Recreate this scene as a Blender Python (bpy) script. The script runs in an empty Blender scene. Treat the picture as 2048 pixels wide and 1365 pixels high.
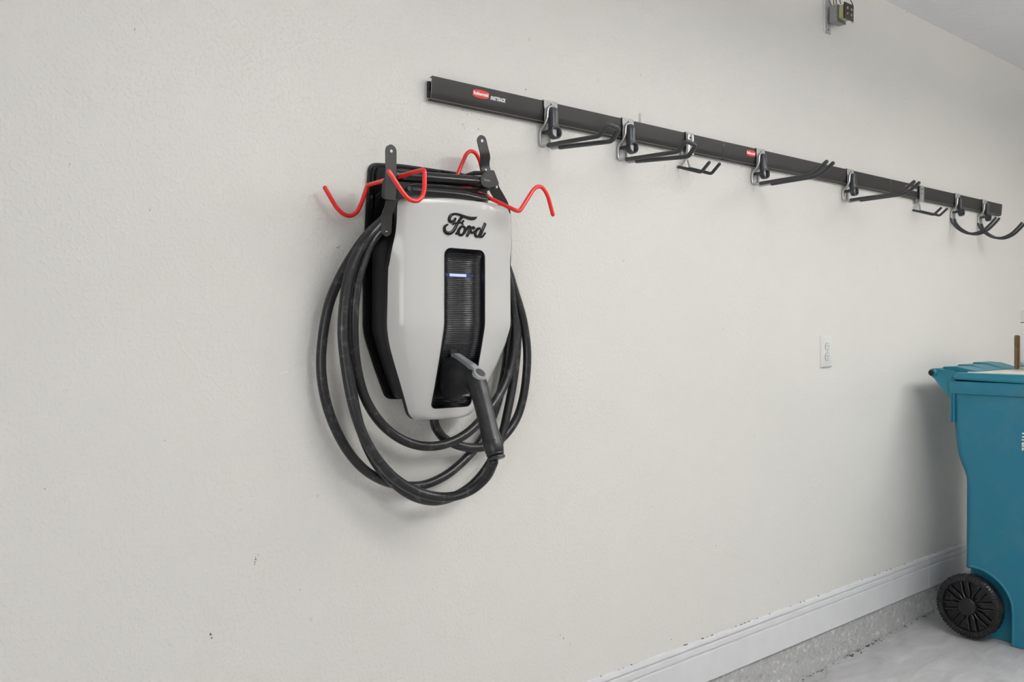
import bpy, bmesh, math, random
from mathutils import Vector, Matrix
PI = math.pi
random.seed(7)
scene = bpy.context.scene
C = scene.collection

# ---------------------------------------------------------------- camera, sky, light, exposure
cam_d = bpy.data.cameras.new('camera'); cam = bpy.data.objects.new('camera', cam_d); C.objects.link(cam)
cam.location = (0.0, -1.82, 1.305)
cam.rotation_euler = (PI/2, 0, math.radians(48.991 - 90))
cam_d.sensor_width = 36.0; cam_d.lens = 31.43; cam_d.shift_y = -0.011
cam_d.clip_start = 0.02; cam_d.clip_end = 100
scene.camera = cam

world = bpy.data.worlds.new('sky'); scene.world = world; world.use_nodes = True
wn = world.node_tree.nodes; wl = world.node_tree.links
wbg = wn['Background']; wbg.inputs[0].default_value = (0.86, 0.93, 1.0, 1); wbg.inputs[1].default_value = 1.2

def area_light(name, loc, target, sx, sy, power, color):
    l = bpy.data.lights.new(name, 'AREA'); l.shape = 'RECTANGLE'; l.size = sx; l.size_y = sy
    l.energy = power; l.color = color
    o = bpy.data.objects.new(name, l); C.objects.link(o); o.location = loc
    d = Vector(target) - Vector(loc)
    o.rotation_euler = d.to_track_quat('-Z', 'Y').to_euler()
    return o
# daylight that enters through the open garage door, behind and to the left of the camera
area_light('door_daylight', (-2.55, -3.2, 1.15), (3.0, -2.2, 1.1), 2.8, 1.5, 62, (1.0, 0.99, 0.975))
# added unseen lamps that fill wall and ceiling, each throwing light down and up
for lx, k in ((1.9, .92), (4.4, 1.0)):
    area_light('added_fill_down', (lx, -2.2, 2.33), (lx, -2.2, 0.0), 1.3, 0.4, 20*k, (1.0, 0.975, 0.93))
    area_light('added_fill_up', (lx, -2.2, 2.43), (lx, -2.2, 3.0), 1.3, 0.4, 92*k, (1.0, 0.98, 0.96))

scene.view_settings.view_transform = 'Standard'
scene.view_settings.look = 'None'
scene.view_settings.exposure = -0.40
scene.view_settings.gamma = 1.0
scene.view_settings.use_curve_mapping = False

# ---------------------------------------------------------------- materials
def mat(name, col, rough=0.5, metal=0.0, bump=None, var=None, coat=0.0, spec=None):
    """bump = (scale, strength, distance); var = (scale, amount)"""
    m = bpy.data.materials.new(name); m.use_nodes = True
    N = m.node_tree.nodes; L = m.node_tree.links; b = N['Principled BSDF']
    b.inputs['Base Color'].default_value = (*col, 1); b.inputs['Roughness'].default_value = rough
    b.inputs['Metallic'].default_value = metal
    if coat: b.inputs['Coat Weight'].default_value = coat; b.inputs['Coat Roughness'].default_value = 0.06
    if spec is not None: b.inputs['Specular IOR Level'].default_value = spec
    if bump or var:
        tc = N.new('ShaderNodeTexCoord')
    if bump:
        n = N.new('ShaderNodeTexNoise'); n.inputs['Scale'].default_value = bump[0]; n.inputs['Detail'].default_value = 4
        L.new(tc.outputs['Object'], n.inputs['Vector'])
        bp = N.new('ShaderNodeBump'); bp.inputs['Strength'].default_value = bump[1]; bp.inputs['Distance'].default_value = bump[2]
        L.new(n.outputs['Fac'], bp.inputs['Height']); L.new(bp.outputs['Normal'], b.inputs['Normal'])
    if var:
        n = N.new('ShaderNodeTexNoise'); n.inputs['Scale'].default_value = var[0]; n.inputs['Detail'].default_value = 5
        L.new(tc.outputs['Object'], n.inputs['Vector'])
        r = N.new('ShaderNodeMapRange'); r.inputs['From Min'].default_value = .3; r.inputs['From Max'].default_value = .7
        r.inputs['To Min'].default_value = 1 - var[1]; r.inputs['To Max'].default_value = 1 + var[1]
        L.new(n.outputs['Fac'], r.inputs['Value'])
        hs = N.new('ShaderNodeHueSaturation'); hs.inputs['Color'].default_value = (*col, 1)
        L.new(r.outputs['Result'], hs.inputs['Value']); L.new(hs.outputs['Color'], b.inputs['Base Color'])
    return m

def node(N, t, **k):
    n = N.new(t)
    for a, v in k.items():
        if a in n.inputs: n.inputs[a].default_value = v
        else: setattr(n, a, v)
    return n
def ramp(N, stops):
    r = N.new('ShaderNodeValToRGB'); e = r.color_ramp.elements
    e[0].position, e[0].color = stops[0][0], (*stops[0][1], 1)
    e[1].position, e[1].color = stops[1][0], (*stops[1][1], 1)
    for p, c in stops[2:]:
        q = e.new(p); q.color = (*c, 1)
    return r
def mixmul(N, L, a, b, fac=1.0):
    m = N.new('ShaderNodeMix'); m.data_type = 'RGBA'; m.blend_type = 'MULTIPLY'; m.inputs['Factor'].default_value = fac
    L.new(a, m.inputs['A']); L.new(b, m.inputs['B']); return m.outputs['Result']

def wall_paint(name, col, scuffs=True, tex=1.0):
    m = bpy.data.materials.new(name); m.use_nodes = True
    N = m.node_tree.nodes; L = m.node_tree.links; b = N['Principled BSDF']
    b.inputs['Roughness'].default_value = 0.42
    tc = N.new('ShaderNodeTexCoord')
    # orange-peel relief: stretched blobs and fine grain
    mp = N.new('ShaderNodeMapping'); mp.inputs['Scale'].default_value = (1.0, 1.0, 0.9)
    L.new(tc.outputs['Object'], mp.inputs['Vector'])
    n1 = node(N, 'ShaderNodeTexNoise', Scale=120.0, Detail=2.0, Roughness=0.5)
    n2 = node(N, 'ShaderNodeTexNoise', Scale=300.0, Detail=2.0, Roughness=0.5)
    L.new(mp.outputs['Vector'], n1.inputs['Vector']); L.new(mp.outputs['Vector'], n2.inputs['Vector'])
    r1 = N.new('ShaderNodeMapRange'); r1.inputs['From Min'].default_value = .50; r1.inputs['From Max'].default_value = .66
    L.new(n1.outputs['Fac'], r1.inputs['Value'])
    ad = N.new('ShaderNodeMath'); ad.operation = 'MULTIPLY_ADD'; ad.inputs[1].default_value = .35
    L.new(n2.outputs['Fac'], ad.inputs[0]); L.new(r1.outputs['Result'], ad.inputs[2])
    bp = N.new('ShaderNodeBump'); bp.inputs['Strength'].default_value = 0.6*tex; bp.inputs['Distance'].default_value = 0.0009
    L.new(ad.outputs[0], bp.inputs['Height']); L.new(bp.outputs['Normal'], b.inputs['Normal'])
    # broad uneven paint tone
    n3 = node(N, 'ShaderNodeTexNoise', Scale=1.1, Detail=4.0)
    L.new(tc.outputs['Object'], n3.inputs['Vector'])
    rp = ramp(N, [(.35, tuple(c*.975 for c in col)), (.65, col)])
    L.new(n3.outputs['Fac'], rp.inputs['Fac'])
    out = rp.outputs['Color']
    if scuffs:
        # sparse small dirt specks
        v = node(N, 'ShaderNodeTexVoronoi', Scale=7.0, Randomness=1.0)
        L.new(tc.outputs['Object'], v.inputs['Vector'])
        nz = node(N, 'ShaderNodeTexNoise', Scale=60.0, Detail=3.0); L.new(tc.outputs['Object'], nz.inputs['Vector'])
        mm = N.new('ShaderNodeMath'); mm.operation = 'MULTIPLY_ADD'; mm.inputs[1].default_value = -.055
        L.new(nz.outputs['Fac'], mm.inputs[0]); L.new(v.outputs['Distance'], mm.inputs[2])
        rs = ramp(N, [(.0, (.62, .60, .56)), (.012, (1, 1, 1))]); L.new(mm.outputs[0], rs.inputs['Fac'])
        out = mixmul(N, L, out, rs.outputs['Color'], .3)
        # faint smudges
        n4 = node(N, 'ShaderNodeTexNoise', Scale=5.0, Detail=8.0, Roughness=.7); L.new(tc.outputs['Object'], n4.inputs['Vector'])
        r4 = ramp(N, [(.62, (1, 1, 1)), (.80, (.90, .885, .85))]); L.new(n4.outputs['Fac'], r4.inputs['Fac'])
        out = mixmul(N, L, out, r4.outputs['Color'], .8)
    L.new(out, b.inputs['Base Color'])
    return m

def curb_mat():
    m = bpy.data.materials.new('painted_rough_concrete'); m.use_nodes = True
    N = m.node_tree.nodes; L = m.node_tree.links; b = N['Principled BSDF']
    tc = N.new('ShaderNodeTexCoord')
    n1 = node(N, 'ShaderNodeTexNoise', Scale=46.0, Detail=8.0, Roughness=.65); L.new(tc.outputs['Object'], n1.inputs['Vector'])
    r = ramp(N, [(.27, (.10, .095, .08)), (.36, (.45, .45, .44)), (.57, (.54, .54, .54)), (.66, (.82, .82, .82))]); L.new(n1.outputs['Fac'], r.inputs['Fac'])
    L.new(r.outputs['Color'], b.inputs['Base Color'])
    b.inputs['Roughness'].default_value = .3
    n2 = node(N, 'ShaderNodeTexNoise', Scale=75.0, Detail=6.0, Roughness=.6); L.new(tc.outputs['Object'], n2.inputs['Vector'])
    bp = N.new('ShaderNodeBump'); bp.inputs['Strength'].default_value = 1.0; bp.inputs['Distance'].default_value = .010
    L.new(n2.outputs['Fac'], bp.inputs['Height']); L.new(bp.outputs['Normal'], b.inputs['Normal'])
    return m

def floor_mat():
    m = bpy.data.materials.new('worn_grey_concrete'); m.use_nodes = True
    N = m.node_tree.nodes; L = m.node_tree.links; b = N['Principled BSDF']
    b.inputs['Roughness'].default_value = .5
    tc = N.new('ShaderNodeTexCoord')
    mp = N.new('ShaderNodeMapping'); mp.inputs['Scale'].default_value = (1, 2.6, 1); mp.inputs['Rotation'].default_value = (0, 0, .5)
    L.new(tc.outputs['Object'], mp.inputs['Vector'])
    n1 = node(N, 'ShaderNodeTexNoise', Scale=5.0, Detail=9.0, Roughness=.62, Distortion=.8); L.new(mp.outputs['Vector'], n1.inputs['Vector'])
    r = ramp(N, [(.25, (.34, .34, .345)), (.5, (.43, .43, .435)), (.75, (.53, .53, .535))]); L.new(n1.outputs['Fac'], r.inputs['Fac'])
    out = r.outputs['Color']
    # hairline cracks
    nd = node(N, 'ShaderNodeTexNoise', Scale=3.0, Detail=5.0); L.new(tc.outputs['Object'], nd.inputs['Vector'])
    va = N.new('ShaderNodeMix'); va.data_type = 'VECTOR'; va.inputs['Factor'].default_value = .22
    L.new(tc.outputs['Object'], va.inputs['A']); L.new(nd.outputs['Color'], va.inputs['B'])
    v = N.new('ShaderNodeTexVoronoi'); v.feature = 'DISTANCE_TO_EDGE'; v.inputs['Scale'].default_value = 1.5
    L.new(va.outputs['Result'], v.inputs['Vector'])
    rc = ramp(N, [(.0, (.66, .65, .64)), (.006, (1, 1, 1))]); L.new(v.outputs['Distance'], rc.inputs['Fac'])
    out = mixmul(N, L, out, rc.outputs['Color'], .8)
    # grime left along the foot of the wall
    sx = N.new('ShaderNodeSeparateXYZ'); L.new(tc.outputs['Object'], sx.inputs['Vector'])
    ng = node(N, 'ShaderNodeTexNoise', Scale=22.0, Detail=7.0, Roughness=.7); L.new(tc.outputs['Object'], ng.inputs['Vector'])
    gy = N.new('ShaderNodeMath'); gy.operation = 'MULTIPLY_ADD'; gy.inputs[1].default_value = 5.0
    L.new(sx.outputs['Y'], gy.inputs[0]); L.new(ng.outputs['Fac'], gy.inputs[2])
    rg = ramp(N, [(.40, (1, 1, 1)), (.62, (.42, .40, .37))]); L.new(gy.outputs[0], rg.inputs['Fac'])
    out = mixmul(N, L, out, rg.outputs['Color'], .75)
    L.new(out, b.inputs['Base Color'])
    n2 = node(N, 'ShaderNodeTexNoise', Scale=60.0, Detail=6.0); L.new(tc.outputs['Object'], n2.inputs['Vector'])
    bp = N.new('ShaderNodeBump'); bp.inputs['Strength'].default_value = .25; bp.inputs['Distance'].default_value = .003
    L.new(n2.outputs['Fac'], bp.inputs['Height']); L.new(bp.outputs['Normal'], b.inputs['Normal'])
    return m

def scuffed(name, col, rough, scuff, sc=18.0, lo=.60, hi=.78, amt=1.0, stretch=(1, 1, 1), bump=None):
    """plastic or rubber with paler rubbed patches"""
    m = bpy.data.materials.new(name); m.use_nodes = True
    N = m.node_tree.nodes; L = m.node_tree.links; b = N['Principled BSDF']
    b.inputs['Roughness'].default_value = rough
    tc = N.new('ShaderNodeTexCoord'); mp = N.new('ShaderNodeMapping'); mp.inputs['Scale'].default_value = stretch
    L.new(tc.outputs['Object'], mp.inputs['Vector'])
    n1 = node(N, 'ShaderNodeTexNoise', Scale=sc, Detail=9.0, Roughness=.7); L.new(mp.outputs['Vector'], n1.inputs['Vector'])
    mixc = tuple(c + (s - c)*amt for c, s in zip(col, scuff))
    r = ramp(N, [(lo, col), (hi, mixc)]); L.new(n1.outputs['Fac'], r.inputs['Fac'])
    L.new(r.outputs['Color'], b.inputs['Base Color'])
    if bump:
        n2 = node(N, 'ShaderNodeTexNoise', Scale=bump[0], Detail=3.0); L.new(tc.outputs['Object'], n2.inputs['Vector'])
        bp = N.new('ShaderNodeBump'); bp.inputs['Strength'].default_value = bump[1]; bp.inputs['Distance'].default_value = bump[2]
        L.new(n2.outputs['Fac'], bp.inputs['Height']); L.new(bp.outputs['Normal'], b.inputs['Normal'])
    return m

WALL = (.735, .722, .680)
M = dict(
    wall=wall_paint('cream_wall_paint', WALL),
    wall_plain=wall_paint('cream_wall_paint_plain', WALL, scuffs=False, tex=.5),
    ceiling=mat('white_ceiling_paint', (.88, .885, .90), .7, bump=(45, .8, .006)),
    trim=mat('white_trim_paint', (.70, .70, .71), .35, var=(14, .03)),
    caulk=mat('white_caulk', (.85, .85, .84), .5),
    curb=curb_mat(), floor=floor_mat(),
    drive=mat('driveway_concrete', (.5, .49, .47), .9),
    cover=scuffed('warm_white_gloss_plastic', (.575, .57, .55), .16, (.40, .40, .39), 22, .70, .80, .5, (1, 1, .35)),
    gloss=mat('gloss_black_plastic', (.006, .006, .007), .07, spec=.7),
    satin=mat('satin_black_plastic', (.012, .0125, .014), .38, spec=.35),
    panel=mat('ribbed_black_plastic', (.005, .0055, .008), .24, spec=.6),
    cable=scuffed('black_rubber', (.014, .0145, .016), .34, (.16, .16, .165), 34, .54, .72, .6),
    plug=scuffed('matt_black_grip_plastic', (.010, .0105, .0125), .38, (.09, .09, .10), 34, .50, .80, .35),
    grip=mat('ribbed_grip_rubber', (.016, .016, .018), .55),
    silver=mat('satin_silver_paint', (.40, .41, .42), .28, .45),
    button=mat('dark_grey_button', (.06, .06, .065), .5),
    logo=mat('black_raised_lettering', (.006, .007, .006), .28, spec=.3),
    red=mat('red_vinyl_coating', (.80, .018, .014), .30, coat=.3),
    steel_black=scuffed('black_powder_coated_steel', (.018, .018, .017), .34, (.15, .15, .14), 60, .66, .8, .35),
    tube=mat('black_painted_tube', (.006, .006, .007), .22),
    rail=scuffed('charcoal_aluminium_rail', (.015, .0138, .0118), .50, (.22, .21, .2), 26, .70, .80, .6),
    rail_dark=mat('dark_inner_channel', (.022, .022, .021), .5),
    rail_edge=mat('bare_rail_edge', (.22, .22, .20), .4, .4),
    zinc=scuffed('zinc_plated_steel', (.42, .42, .41), .34, (.28, .28, .27), 90, .45, .7, 1),
    wire=mat('zinc_plated_wire', (.48, .48, .47), .30, .9),
    vinyl=mat('dark_grey_vinyl', (.036, .040, .043), .36),
    lever=mat('charcoal_lever_plastic', (.034, .037, .043), .34),
    badge=mat('red_badge_print', (.72, .035, .018), .45),
    white=mat('white_print', (.85, .85, .85), .5),
    plate=mat('white_outlet_plastic', (.70, .70, .67), .30),
    slot=mat('outlet_slot_dark', (.10, .10, .10), .6),
    teal=scuffed('teal_bin_plastic', (.008, .155, .240), .46, (.07, .20, .23), 9, .5, .85, .6, bump=(500, .25, .0008)),
    teal_lid=scuffed('teal_lid_plastic', (.008, .160, .230), .42, (.07, .20, .23), 9, .5, .85, .6, bump=(500, .25, .0008)),
    pale=mat('pale_beige_lid_glare', (.58, .56, .50), .45),
    tyre=mat('black_wheel_plastic', (.008, .008, .009), .36),
    spoke=mat('black_wheel_centre_plastic', (.006, .006, .008), .24),
    hole=mat('wheel_recess_black', (.004, .004, .005), .7),
    steel=mat('brushed_stainless_steel', (.75, .75, .76), .16, 1.0),
    cork=mat('brown_cardboard', (.20, .12, .065), .8, var=(60, .25)),
    lamin=mat('laminated_core_steel', (.30, .32, .31), .40, .4),
    brass=mat('greenish_coil_tape', (.42, .44, .20), .45),
    dark=mat('dark_terminal_board', (.030, .018, .014), .45),
    darkwire=mat('dark_brown_wire', (.05, .025, .018), .5),
    scuff=mat('grey_scuff', (.16, .15, .13), .8),
    dirt=mat('dark_dirt', (.035, .03, .025), .95),
)
def emis(name, col, st):
    m = mat(name, (.02, .03, .08), .3); b = m.node_tree.nodes['Principled BSDF']
    b.inputs['Emission Color'].default_value = (*col, 1); b.inputs['Emission Strength'].default_value = st
    return m
M['led'] = emis('lit_status_light', (.42, .52, 1.0), 1.7)
M['led_dim'] = emis('dim_status_light', (.03, .06, .30), .22)

# ---------------------------------------------------------------- helpers
def empty(name, loc, label, cat, group=None, room=True):
    o = bpy.data.objects.new(name, None); o.empty_display_size = .05; C.objects.link(o); o.location = loc
    o['label'] = label; o['category'] = cat
    if group: o['group'] = group
    if room: ABS.add(o.name)
    return o
def mesh(name, V, F, m, parent=None, smooth=True, kind=None, label=None, angle=38, loc=None):
    me = bpy.data.meshes.new(name); me.from_pydata([tuple(v) for v in V], [], F); me.update()
    return finish(name, me, m, parent, smooth, kind, label, angle, loc)
ABS = set()                       # things whose parts are written in room coordinates
def org(o):
    while o is not None and o.parent is not None: o = o.parent
    return o.location.copy() if o is not None and o.name in ABS else Vector((0, 0, 0))
def finish(name, me, m, parent=None, smooth=True, kind=None, label=None, angle=38, loc=None):
    g = org(parent)
    if g.length:
        for v in me.vertices: v.co -= g
    bm = bmesh.new(); bm.from_mesh(me); bmesh.ops.recalc_face_normals(bm, faces=bm.faces); 
    for f in bm.faces: f.smooth = smooth
    if smooth:
        for e in bm.edges:
            if len(e.link_faces) == 2 and e.calc_face_angle(0) > math.radians(angle): e.smooth = False
    bm.to_mesh(me); bm.free()
    me.materials.append(M[m] if isinstance(m, str) else m)
    o = bpy.data.objects.new(name, me); C.objects.link(o)
    if parent is not None: o.parent = parent
    if loc: o.location = loc
    if kind: o['kind'] = kind
    if label: o['label'] = label
    return o
def merge(*parts):
    V, F = [], []
    for v, f in parts:
        n = len(V); V += list(v); F += [tuple(i + n for i in q) for q in f]
    return V, F
def boxvf(x0, x1, y0, y1, z0, z1):
    V = [(x, y, z) for x in (x0, x1) for y in (y0, y1) for z in (z0, z1)]
    return V, [(0, 1, 3, 2), (4, 6, 7, 5), (0, 4, 5, 1), (2, 3, 7, 6), (0, 2, 6, 4), (1, 5, 7, 3)]
def bevelled(name, V, F, m, parent, w=.001, seg=2, **k):
    bm = bmesh.new(); vs = [bm.verts.new(v) for v in V]
    for f in F: bm.faces.new([vs[i] for i in f])
    bmesh.ops.recalc_face_normals(bm, faces=bm.faces)
    es = [e for e in bm.edges if len(e.link_faces) == 2 and e.calc_face_angle(0) > .5]
    bmesh.ops.bevel(bm, geom=es, offset=w, segments=seg, affect='EDGES', clamp_overlap=True)
    me = bpy.data.meshes.new(name); bm.to_mesh(me); bm.free()
    return finish(name, me, m, parent, **k)
def box(name, x0, x1, y0, y1, z0, z1, m, parent=None, w=0, **k):
    V, F = boxvf(x0, x1, y0, y1, z0, z1)
    if w: return bevelled(name, V, F, m, parent, w, **k)
    k.setdefault('smooth', False)
    return mesh(name, V, F, m, parent, **k)
def catmull(P, n=6):
    P = [Vector(p) for p in P]; out = []
    for i in range(len(P) - 1):
        p0 = P[max(i-1, 0)]; p1 = P[i]; p2 = P[i+1]; p3 = P[min(i+2, len(P)-1)]
        for k in range(n):
            t = k/n
            out.append(.5*((2*p1) + (-p0+p2)*t + (2*p0-5*p1+4*p2-p3)*t*t + (-p0+3*p1-3*p2+p3)*t**3))
    out.append(P[-1]); return out
def fillet(P, r, n=5):
    """round the corners of a polyline"""
    P = [Vector(p) for p in P]; out = [P[0]]
    for i in range(1, len(P)-1):
        a = (P[i-1]-P[i]); b = (P[i+1]-P[i]); d = min(r, a.length*.48, b.length*.48)
        s = P[i] + a.normalized()*d; e = P[i] + b.normalized()*d
        for k in range(n+1):
            t = k/n; out.append(s*(1-t)**2 + P[i]*2*t*(1-t) + e*t*t)
    out.append(P[-1]); return out
def tubevf(P, r, n=12, closed=False, cap=True):
    """r: number or list; dome-capped ends"""
    P = [Vector(p) for p in P]; R = r if isinstance(r, (list, tuple)) else [r]*len(P)
    if cap and not closed:
        d0 = (P[0]-P[1]).normalized(); d1 = (P[-1]-P[-2]).normalized(); r0, r1 = R[0], R[-1]
        pre = [(P[0] + d0*r0*s, r0*c) for s, c in ((.98, .12), (.75, .66), (.4, .92))]
        post = [(P[-1] + d1*r1*s, r1*c) for s, c in ((.4, .92), (.75, .66), (.98, .12))]
        P = [p for p, _ in pre] + P + [p for p, _ in post]; R = [q for _, q in pre] + list(R) + [q for _, q in post]
    m = len(P); T = []
    for i in range(m):
        if closed: t = P[(i+1) % m] - P[i-1]
        else: t = P[min(i+1, m-1)] - P[max(i-1, 0)]
        T.append(t.normalized())
    up = Vector((0, 0, 1)) if abs(T[0].z) < .9 else Vector((1, 0, 0))
    nrm = (up - T[0]*up.dot(T[0])).normalized(); V = []
    for i in range(m):
        if i:
            nrm = (nrm - T[i]*nrm.dot(T[i])).normalized()
        b = T[i].cross(nrm)
        for k in range(n):
            a = 2*PI*k/n; V.append(P[i] + (nrm*math.cos(a) + b*math.sin(a))*R[i])
    F = []
    for i in range(m if closed else m-1):
        j = (i+1) % m
        for k in range(n): F.append((i*n+k, i*n+(k+1) % n, j*n+(k+1) % n, j*n+k))
    if not closed: F += [tuple(range(n))[::-1], tuple((m-1)*n+k for k in range(n))]
    return V, F
def tube(name, P, r, m, parent=None, n=12, closed=False, **k):
    V, F = tubevf(P, r, n, closed); return mesh(name, V, F, m, parent, **k)
def prismvf(poly, a0, a1, axis='y'):
    """poly: list of 2-D points; axis x: (y,z), y: (x,z), z: (x,y)"""
    def p3(p, a): return {'x': (a, p[0], p[1]), 'y': (p[0], a, p[1]), 'z': (p[0], p[1], a)}[axis]
    n = len(poly); V = [p3(p, a0) for p in poly] + [p3(p, a1) for p in poly]
    F = [tuple(range(n)), tuple(range(2*n-1, n-1, -1))] + [(i, (i+1) % n, n+(i+1) % n, n+i) for i in range(n)]
    return V, F
def prism(name, poly, a0, a1, m, parent=None, axis='y', w=0, **k):
    V, F = prismvf(poly, a0, a1, axis)
    if w: return bevelled(name, V, F, m, parent, w, **k)
    return mesh(name, V, F, m, parent, **k)
def roundpoly(P, r, n=5):
    P = [Vector((*p, 0)) for p in P]; out = []; m = len(P)
    for i in range(m):
        a = P[i-1]-P[i]; b = P[(i+1) % m]-P[i]; d = min(r, a.length*.49, b.length*.49)
        s = P[i]+a.normalized()*d; e = P[i]+b.normalized()*d
        for k in range(n+1):
            t = k/n; q = s*(1-t)**2 + P[i]*2*t*(1-t) + e*t*t; out.append((q.x, q.y))
    return out
def frustum(sections, cap=True):
    """sections: list of equal-length loops of points, lofted"""
    n = len(sections[0]); V = [p for s in sections for p in s]; F = []
    for i in range(len(sections)-1):
        for k in range(n): F.append((i*n+k, i*n+(k+1) % n, (i+1)*n+(k+1) % n, (i+1)*n+k))
    if cap: F += [tuple(range(n))[::-1], tuple((len(sections)-1)*n+k for k in range(n))]
    return V, F
def ring(c, u, v, a, b, n=20, p=2.0):
    c, u, v = Vector(c), Vector(u), Vector(v); out = []
    for k in range(n):
        t = 2*PI*k/n; cs, sn = math.cos(t), math.sin(t)
        out.append(c + u*a*math.copysign(abs(cs)**(2/p), cs) + v*b*math.copysign(abs(sn)**(2/p), sn))
    return out
def sphere(c, r, n=10, sx=1, sy=1, sz=1):
    secs = []
    for i in range(n+1):
        t = PI*i/n; rr = max(math.sin(t), .03)*r
        secs.append([(c[0]+sx*rr*math.cos(2*PI*k/12), c[1]+sy*rr*math.sin(2*PI*k/12), c[2]+sz*r*math.cos(t)) for k in range(12)])
    return frustum(secs)
def text(name, s, size, m, parent, loc, rot, ext=.0004, shear=0, bold=0, sx=1, spacing=1.0, fit=None):
    cu = bpy.data.curves.new(name, 'FONT'); cu.body = s; cu.size = size; cu.extrude = ext; cu.shear = shear
    cu.offset = bold; cu.align_x = 'LEFT'; cu.align_y = 'CENTER'; cu.space_character = spacing; cu.resolution_u = 3
    t = bpy.data.objects.new(name, cu); C.objects.link(t)
    dg = bpy.context.evaluated_depsgraph_get(); dg.update()
    me = bpy.data.meshes.new_from_object(t.evaluated_get(dg)); bpy.data.objects.remove(t); bpy.data.curves.remove(cu)
    xs = [v.co.x for v in me.vertices]; w = max(xs) - min(xs); k = (fit/w) if fit else sx
    for v in me.vertices: v.co.x = (v.co.x - min(xs))*k
    me.materials.clear(); me.materials.append(M[m])
    o = bpy.data.objects.new(name, me); C.objects.link(o); o.parent = parent; o.location = Vector(loc) - org(parent); o.rotation_euler = rot
    return o
def struct(o): o['kind'] = 'structure'; return o
FLOOR = lambda x: (x - 2.955)*.029        # the slab rises gently away from the door
CEIL = 2.70

# ================================================================ THE SETTING
# wall behind the charger: a solid slab, its face at y = 0
X0, X1, YF = -2.6, 7.0, -6.0
struct(box('wall_back', X0, X1, 0, .12, -.2, CEIL, 'wall'))
struct(box('wall_right', X1, X1+.12, YF, .12, -.2, CEIL, 'wall_plain'))
struct(box('wall_front', X0, X1, YF-.12, YF, -.2, CEIL, 'wall_plain'))
V, F = merge(boxvf(X0-.12, X0, -1.1, .12, -.3, CEIL), boxvf(X0-.12, X0, YF-.12, -5.45, -.3, CEIL), boxvf(X0-.12, X0, -5.45, -1.1, 2.25, CEIL))
struct(mesh('wall_left', V, F, 'wall_plain', smooth=False))
struct(box('ceiling', X0-.12, X1+.12, YF-.12, .12, CEIL, CEIL+.1, 'ceiling'))
V = [(X0-.12, YF-.12, FLOOR(X0-.12)), (X1+.12, YF-.12, FLOOR(X1+.12)), (X1+.12, .12, FLOOR(X1+.12)), (X0-.12, .12, FLOOR(X0-.12))]
V += [(a, b, -.35) for a, b, c in V]
struct(mesh('floor', V, [(0, 1, 2, 3), (7, 6, 5, 4), (0, 4, 5, 1), (1, 5, 6, 2), (2, 6, 7, 3), (3, 7, 4, 0)], 'floor', smooth=False))
struct(box('ground', X0-14, X0-.12, YF-8, 8, -.4, FLOOR(X0)-.01, 'drive'))

# rough concrete stem wall showing under the baseboard: a lumpy face grid
rnd = random.Random(3); nx, nz = 300, 9
def lump(x, z): return .0045*(math.sin(x*31+z*57)+math.sin(x*73-z*91+1.3)*.7+math.sin(x*17+2)*.6)*.5
V, F = [], []
xs = [X0 + .002 + (X1-X0-.004)*i/nx for i in range(nx+1)]
for i, x in enumerate(xs):
    for k in range(nz+1):
        z = FLOOR(x)-.02 + (.145-FLOOR(x)+.02)*k/nz
        V.append((x, -.004 - max(-.003, lump(x, z) + rnd.uniform(-.0012, .0012)) - (.004 if k < 3 else 0), z))
for i in range(nx):
    for k in range(nz): F.append((i*(nz+1)+k, (i+1)*(nz+1)+k, (i+1)*(nz+1)+k+1, i*(nz+1)+k+1))
n0 = len(V)
for i, x in enumerate(xs): V += [(x, .02, FLOOR(x)-.02), (x, .02, .145)]
for i in range(nx):
    a = n0+2*i; b = a+2
    F += [(a, b, b+1, a+1), (i*(nz+1), a, b, (i+1)*(nz+1)), (i*(nz+1)+nz, (i+1)*(nz+1)+nz, b+1, a+1)]
struct(mesh('trim_1', V, F, 'curb', label='rough painted concrete stem wall under the baseboard'))

# baseboard: two lengths butted at a caulked seam
prof = [(-.0005, .1415), (-.0150, .1415), (-.0160, .1425), (-.016, .2360), (-.0150, .2375), (-.0085, .2382), (-.0085, .2425), (-.0130, .2435), (-.0130, .2600), (-.0120, .2620), (-.0050, .2625), (-.0050, .2665), (-.0095, .2670), (-.0090, .2740), (-.0060, .2815), (-.0005, .283)]
V, F = boxvf(X0+.002, X1-.002, -.004, -.0005, .143, .279)
bb = struct(mesh('baseboard_back', V, F, 'trim', smooth=False))
SEAM = 4.055
for a, b in ((X0+.003, SEAM-.0012), (SEAM+.0012, X1-.003)):
    prism('board', prof, a, b, 'trim', bb, axis='x', smooth=True, angle=25)
prism('caulk_line', [(p[0]-.0007 if p[0] < -.002 else p[0], p[1]) for p in prof], SEAM-.002, SEAM+.002, 'caulk', bb, axis='x')

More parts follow.
